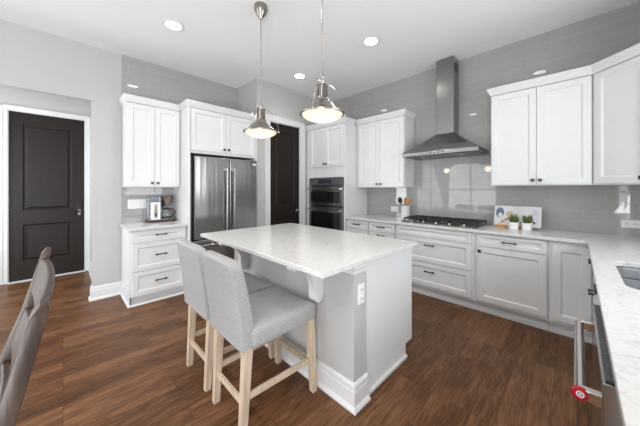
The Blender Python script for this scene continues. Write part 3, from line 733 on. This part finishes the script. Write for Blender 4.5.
# ------------------------------------------------------------------ counter stools
def make_stool():
    t = thing('counter_stool', (0, 0, 0), 'grey upholstered counter stool in front, nearest the island corner', 'stool', 'grey counter stools at the island')
    # seat cushion
    m = MB(); rg = []
    for z, g in ((.497, -.018), (.502, -.004), (.52, 0), (.575, 0), (.592, -.006), (.604, -.022), (.610, -.06), (.612, -.14)):
        rg.append([(x, y, z) for x, y in rrect(0, .025, .232+g, .245+g, max(.012, .03+g*.3), 4)])
    m.loft(rg).build('seat', 'fabric', t, 0, True)
    # back: leans away from the seat, soft rounded top corners
    m = MB(); rg = []
    ZT, K = .984, 22
    for k in range(K+1):
        q = k/K; z = .497+(ZT-.497)*q**.85; qq = (z-.497)/(ZT-.497)
        yc = -.224-.081*qq**1.3; hw = .216-.010*qq; th = .052-.016*qq
        e = max(0, (z-(ZT-.045))/.045); hw -= .045*(1-math.sqrt(max(0, 1-e*e))); e2 = max(0, (z-(ZT-.018))/.018); th -= .016*(1-math.sqrt(max(0, 1-e2*e2)))
        rg.append([(x, y, z) for x, y in rrect(0, yc, hw, th, min(.020, th*.8), 4)])
    m.loft(rg).build('backrest', 'fabric', t, 0, True)
    def leg(x0, y0, x1, y1, ztop):
        rings = [[(x+a*w, y+b*w, z) for a, b in ((-1, -1), (1, -1), (1, 1), (-1, 1))] for x, y, z, w in ((x1, y1, 0, .019), (x0, y0, ztop, .0245))]
        return MB().loft(rings).build('leg', 'oak', t, .002)
    leg(-.178, -.222, -.172, -.248, .497); leg(.178, -.222, .172, -.248, .497)
    leg(-.190, .232, -.198, .258, .497); leg(.195, .232, .206, .258, .497)
    for s in (-1, 1): MB().hexa([(s*.18-.009, -.224, .20), (s*.18+.009, -.224, .20), (s*.197+.009, .236, .20), (s*.197-.009, .236, .20), (s*.18-.009, -.224, .235), (s*.18+.009, -.224, .235), (s*.197+.009, .236, .235), (s*.197-.009, .236, .235)]).build('stretcher', 'oak', t, .002)
    MB().box(-.156, .156, -.248, -.230, .165, .20).build('stretcher', 'oak', t, .002)
    MB().box(-.17, .17, .238, .256, .165, .20).build('stretcher', 'oak', t, .002)
    return t
s1 = make_stool(); s1.location = (-1.472, .945, 0)
s2_ = copy_tree(s1); s2_.location = (-1.958, .945, 0)
s2_['label'] = 'grey upholstered counter stool behind the front one, nearer the refrigerator'

# ------------------------------------------------------------------ dining chair
t = thing('dining_chair', (-.73, -.10, 0), 'weathered brown ladder-back dining chair at the bottom left corner of the photo', 'chair')
path = [(-.11, 0), (-.155, .25), (-.178, .50), (-.172, .66), (-.130, .82), (-.082, .983), (-.052, 1.076), (-.020, 1.212)]
def pt(z):
    for (ya, za), (yb, zb) in zip(path, path[1:]):
        if za <= z <= zb: return ya+(yb-ya)*(z-za)/(zb-za)
    return path[-1][0]
def skew(x): return (x+.5)*.02      # the back stands a touch askew to the counters
for xp in (-.505, -.962):
    rg = []
    for k in range(19):
        z = 1.205*k/18; y = pt(z)+skew(xp); d = .0085+.0045*min(1, (1.205-z)/.35); w = .020
        rg.append([(xp+a, y+b, z) for a, b in rrect(0, 0, w, d, .002, 2)])
    for z, g in ((1.214, .003), (1.219, .0065)): rg.append([(xp+a, pt(1.205)+.003+skew(xp)+b, z) for a, b in rrect(0, 0, .020-g*1.3, .0085-g*.9, .002, 2)])
    MB().loft(rg).build('rear_leg', 'walnut', t, 0, True)
for zc, hh in ((1.158, .038), (1.045, .036), (.935, .034), (.83, .032), (.73, .03)):
    m = MB(); rg = []
    for k in range(17):
        q = -1+2*k/16; x = -.7335+q*.212; bow = .012*(1-q*q)+skew(x); up = .006*(1-q*q)
        y0, y1 = pt(zc-hh)+bow, pt(zc+hh)+bow
        rg.append([(x, y0-.006, zc-hh), (x, y0+.006, zc-hh), (x, y1+.006, zc+hh+up), (x, y1-.006, zc+hh+up)])
    m.loft(rg).build('back_slat', 'walnut', t, .003, True)
MB().loft([[(x-.7335, y, z) for x, y in rrect(0, -.42, .25+g, .225+g, .03, 4)] for z, g in ((.485, -.008), (.495, 0), (.512, 0), (.520, -.012))]).build('seat', 'walnut', t, 0, True)
for sx in (-1, 1):
    MB().loft([[(-.7335+sx*.215+a*w, -.60+b*w, z) for a, b in ((-1, -1), (1, -1), (1, 1), (-1, 1))] for z, w in ((0, .015), (.487, .021))]).build('front_leg', 'walnut', t, .002)
    MB().box(-.7335+sx*.225-.008, -.7335+sx*.225+.008, -.585, -.158, .22, .245).build('stretcher', 'walnut', t, .002)

# ------------------------------------------------------------------ pendants
def make_pendant():
    t = thing('pendant_light', (0, 0, 0), 'nickel pendant lamp over the left end of the island, nearer the fridge', 'pendant lamp', 'pendant lamps over the island')
    MB().lathe((0, 0, CEIL), [(.062, -.001), (.064, -.03), (.060, -.05), (.042, -.085), (.018, -.115), (.012, -.13), (0, -.13)], 32).build('canopy', 'nickel', t, 0, True)
    m = MB(); m.cyl((0, 0, 2.200), (0, 0, CEIL-.13), .0062, 10)
    m.lathe((0, 0, 2.50), [(.0062, 0), (.009, .002), (.009, .02), (.0062, .022)], 10); m.build('rod', 'chrome', t, 0, True)
    m = MB(); m.tube([(.013*math.cos(a), .013*math.sin(a)*.3, 2.190+.016*math.sin(a)) for a in [2*math.pi*i/14 for i in range(14)]], .004, 8, True); m.build('loop', 'chrome', t, 0, True)
    m = MB(); m.lathe((0, 0, 0), [(.010, 2.180), (.022, 2.173), (.036, 2.156), (.041, 2.136), (.041, 2.126), (.033, 2.120), (.033, 2.043), (.046, 2.036), (.046, 2.016), (.040, 2.012)], 32)
    m.build('neck', 'chrome', t, 0, True)
    m = MB()
    for i in range(10):
        a = 2*math.pi*i/10; c, s = math.cos(a), math.sin(a)
        m.tube([(.037*c, .037*s, 2.120), (.037*c, .037*s, 2.046)], .0045, 6)
    m.build('vent_ribs', 'nickel', t, 0, True)
    m = MB(); m.lathe((0, 0, 0), [(.042, 2.018), (.060, 2.008), (.085, 1.988), (.115, 1.953), (.135, 1.934), (.160, 1.925), (.166, 1.918), (.164, 1.912), (.146, 1.912), (.130, 1.926), (.10, 1.953), (.04, 2.04)], 48)
    m.build('shade', 'nickel', t, 0, True)
    MB().lathe((0, 0, 0), [(.146, 1.918), (.149, 1.912), (.140, 1.899), (.118, 1.884), (.085, 1.872), (.040, 1.865), (0, 1.864)], 48).build('glass_bowl', 'glow', t, 0, True)
    for k in range(3):
        a = R(45+8+120*k); c, s = math.cos(a), math.sin(a)
        o = MB().tube([(r*c, r*s, z) for r, z in ((.036, 2.133), (.062, 2.130), (.095, 2.108), (.125, 2.068), (.150, 2.013), (.164, 1.963), (.167, 1.920))], .003, 8).build('yoke_arm', 'chrome', t, 0, True)
        MB().lathe((.166*c, .166*s, 1.918), [(.009, -.010), (.011, -.004), (.011, .006), (0, .010)], 12).build('clamp', 'nickel', o, 0, True)
    return t
p1 = make_pendant(); p1.location = (-2.145, 1.343, 0)
p2 = copy_tree(p1); p2.location = (-1.320, 1.343, 0)
p2['label'] = 'nickel pendant lamp over the right end of the island, nearest the camera'
for p in (p1, p2):
    l = bpy.data.lights.new('pendant_bulb', 'POINT'); l.energy = 2.5; l.color = (1, .84, .62); l.shadow_soft_size = .06
    o = bpy.data.objects.new('pendant_bulb', l); C.objects.link(o); o.location = (p.location.x, p.location.y, 1.79)

# ------------------------------------------------------------------ recessed ceiling lights and added fill spots
def make_can():
    t = thing('recessed_light', (0, 0, CEIL), 'round recessed ceiling light above the left cabinets', 'ceiling light', 'recessed ceiling lights')
    MB().lathe((0, 0, CEIL), [(.078, -.001), (.098, -.001), (.100, -.006), (.080, -.010), (.077, -.006)], 40, close=True).build('trim_ring', 'trim', t, 0, True)
    MB().lathe((0, 0, CEIL), [(.077, -.001), (.077, -.005), (0, -.006)], 40).build('lens', 'lens', t, 0, True)
    return t
can = make_can(); first = True
CAN_FILL_SPOTS = [((-3.056, .837), 'round recessed ceiling light left of the pendants, towards the front door'),
        ((-1.73, 2.585), 'round recessed ceiling light right of the pendants, nearest the range hood'),
        ((-3.044, 2.60), 'small far recessed ceiling light in front of the pantry wall'),
        ((-.40, 2.60), 'recessed ceiling light above the counter with the cookbook'), ((-1.73, .84), 'recessed ceiling light above the seating side of the island'), ((-.4, .84), 'recessed ceiling light above the aisle by the dishwasher'), ((-3.05, -1.3), None), ((-1.73, -1.3), None), ((-.4, -1.3), None)]  # unlabelled entries: spots without fixtures, added to brighten the base cabinet fronts
for (x, y), lb in CAN_FILL_SPOTS:
    if lb:
        o = can if first else copy_tree(can); first = False
        o.location = (x, y, CEIL); o['label'] = lb
    l = bpy.data.lights.new('can_or_fill_spot', 'SPOT'); l.energy = 14 if y > 2 else (66 if y < -1 else (34 if x > -1 else 20)); l.color = (1, .985, .955); l.spot_size = R(130); l.spot_blend = .7; l.shadow_soft_size = .07
    o = bpy.data.objects.new('can_or_fill_spot', l); C.objects.link(o); o.location = (x, y, CEIL-.02)
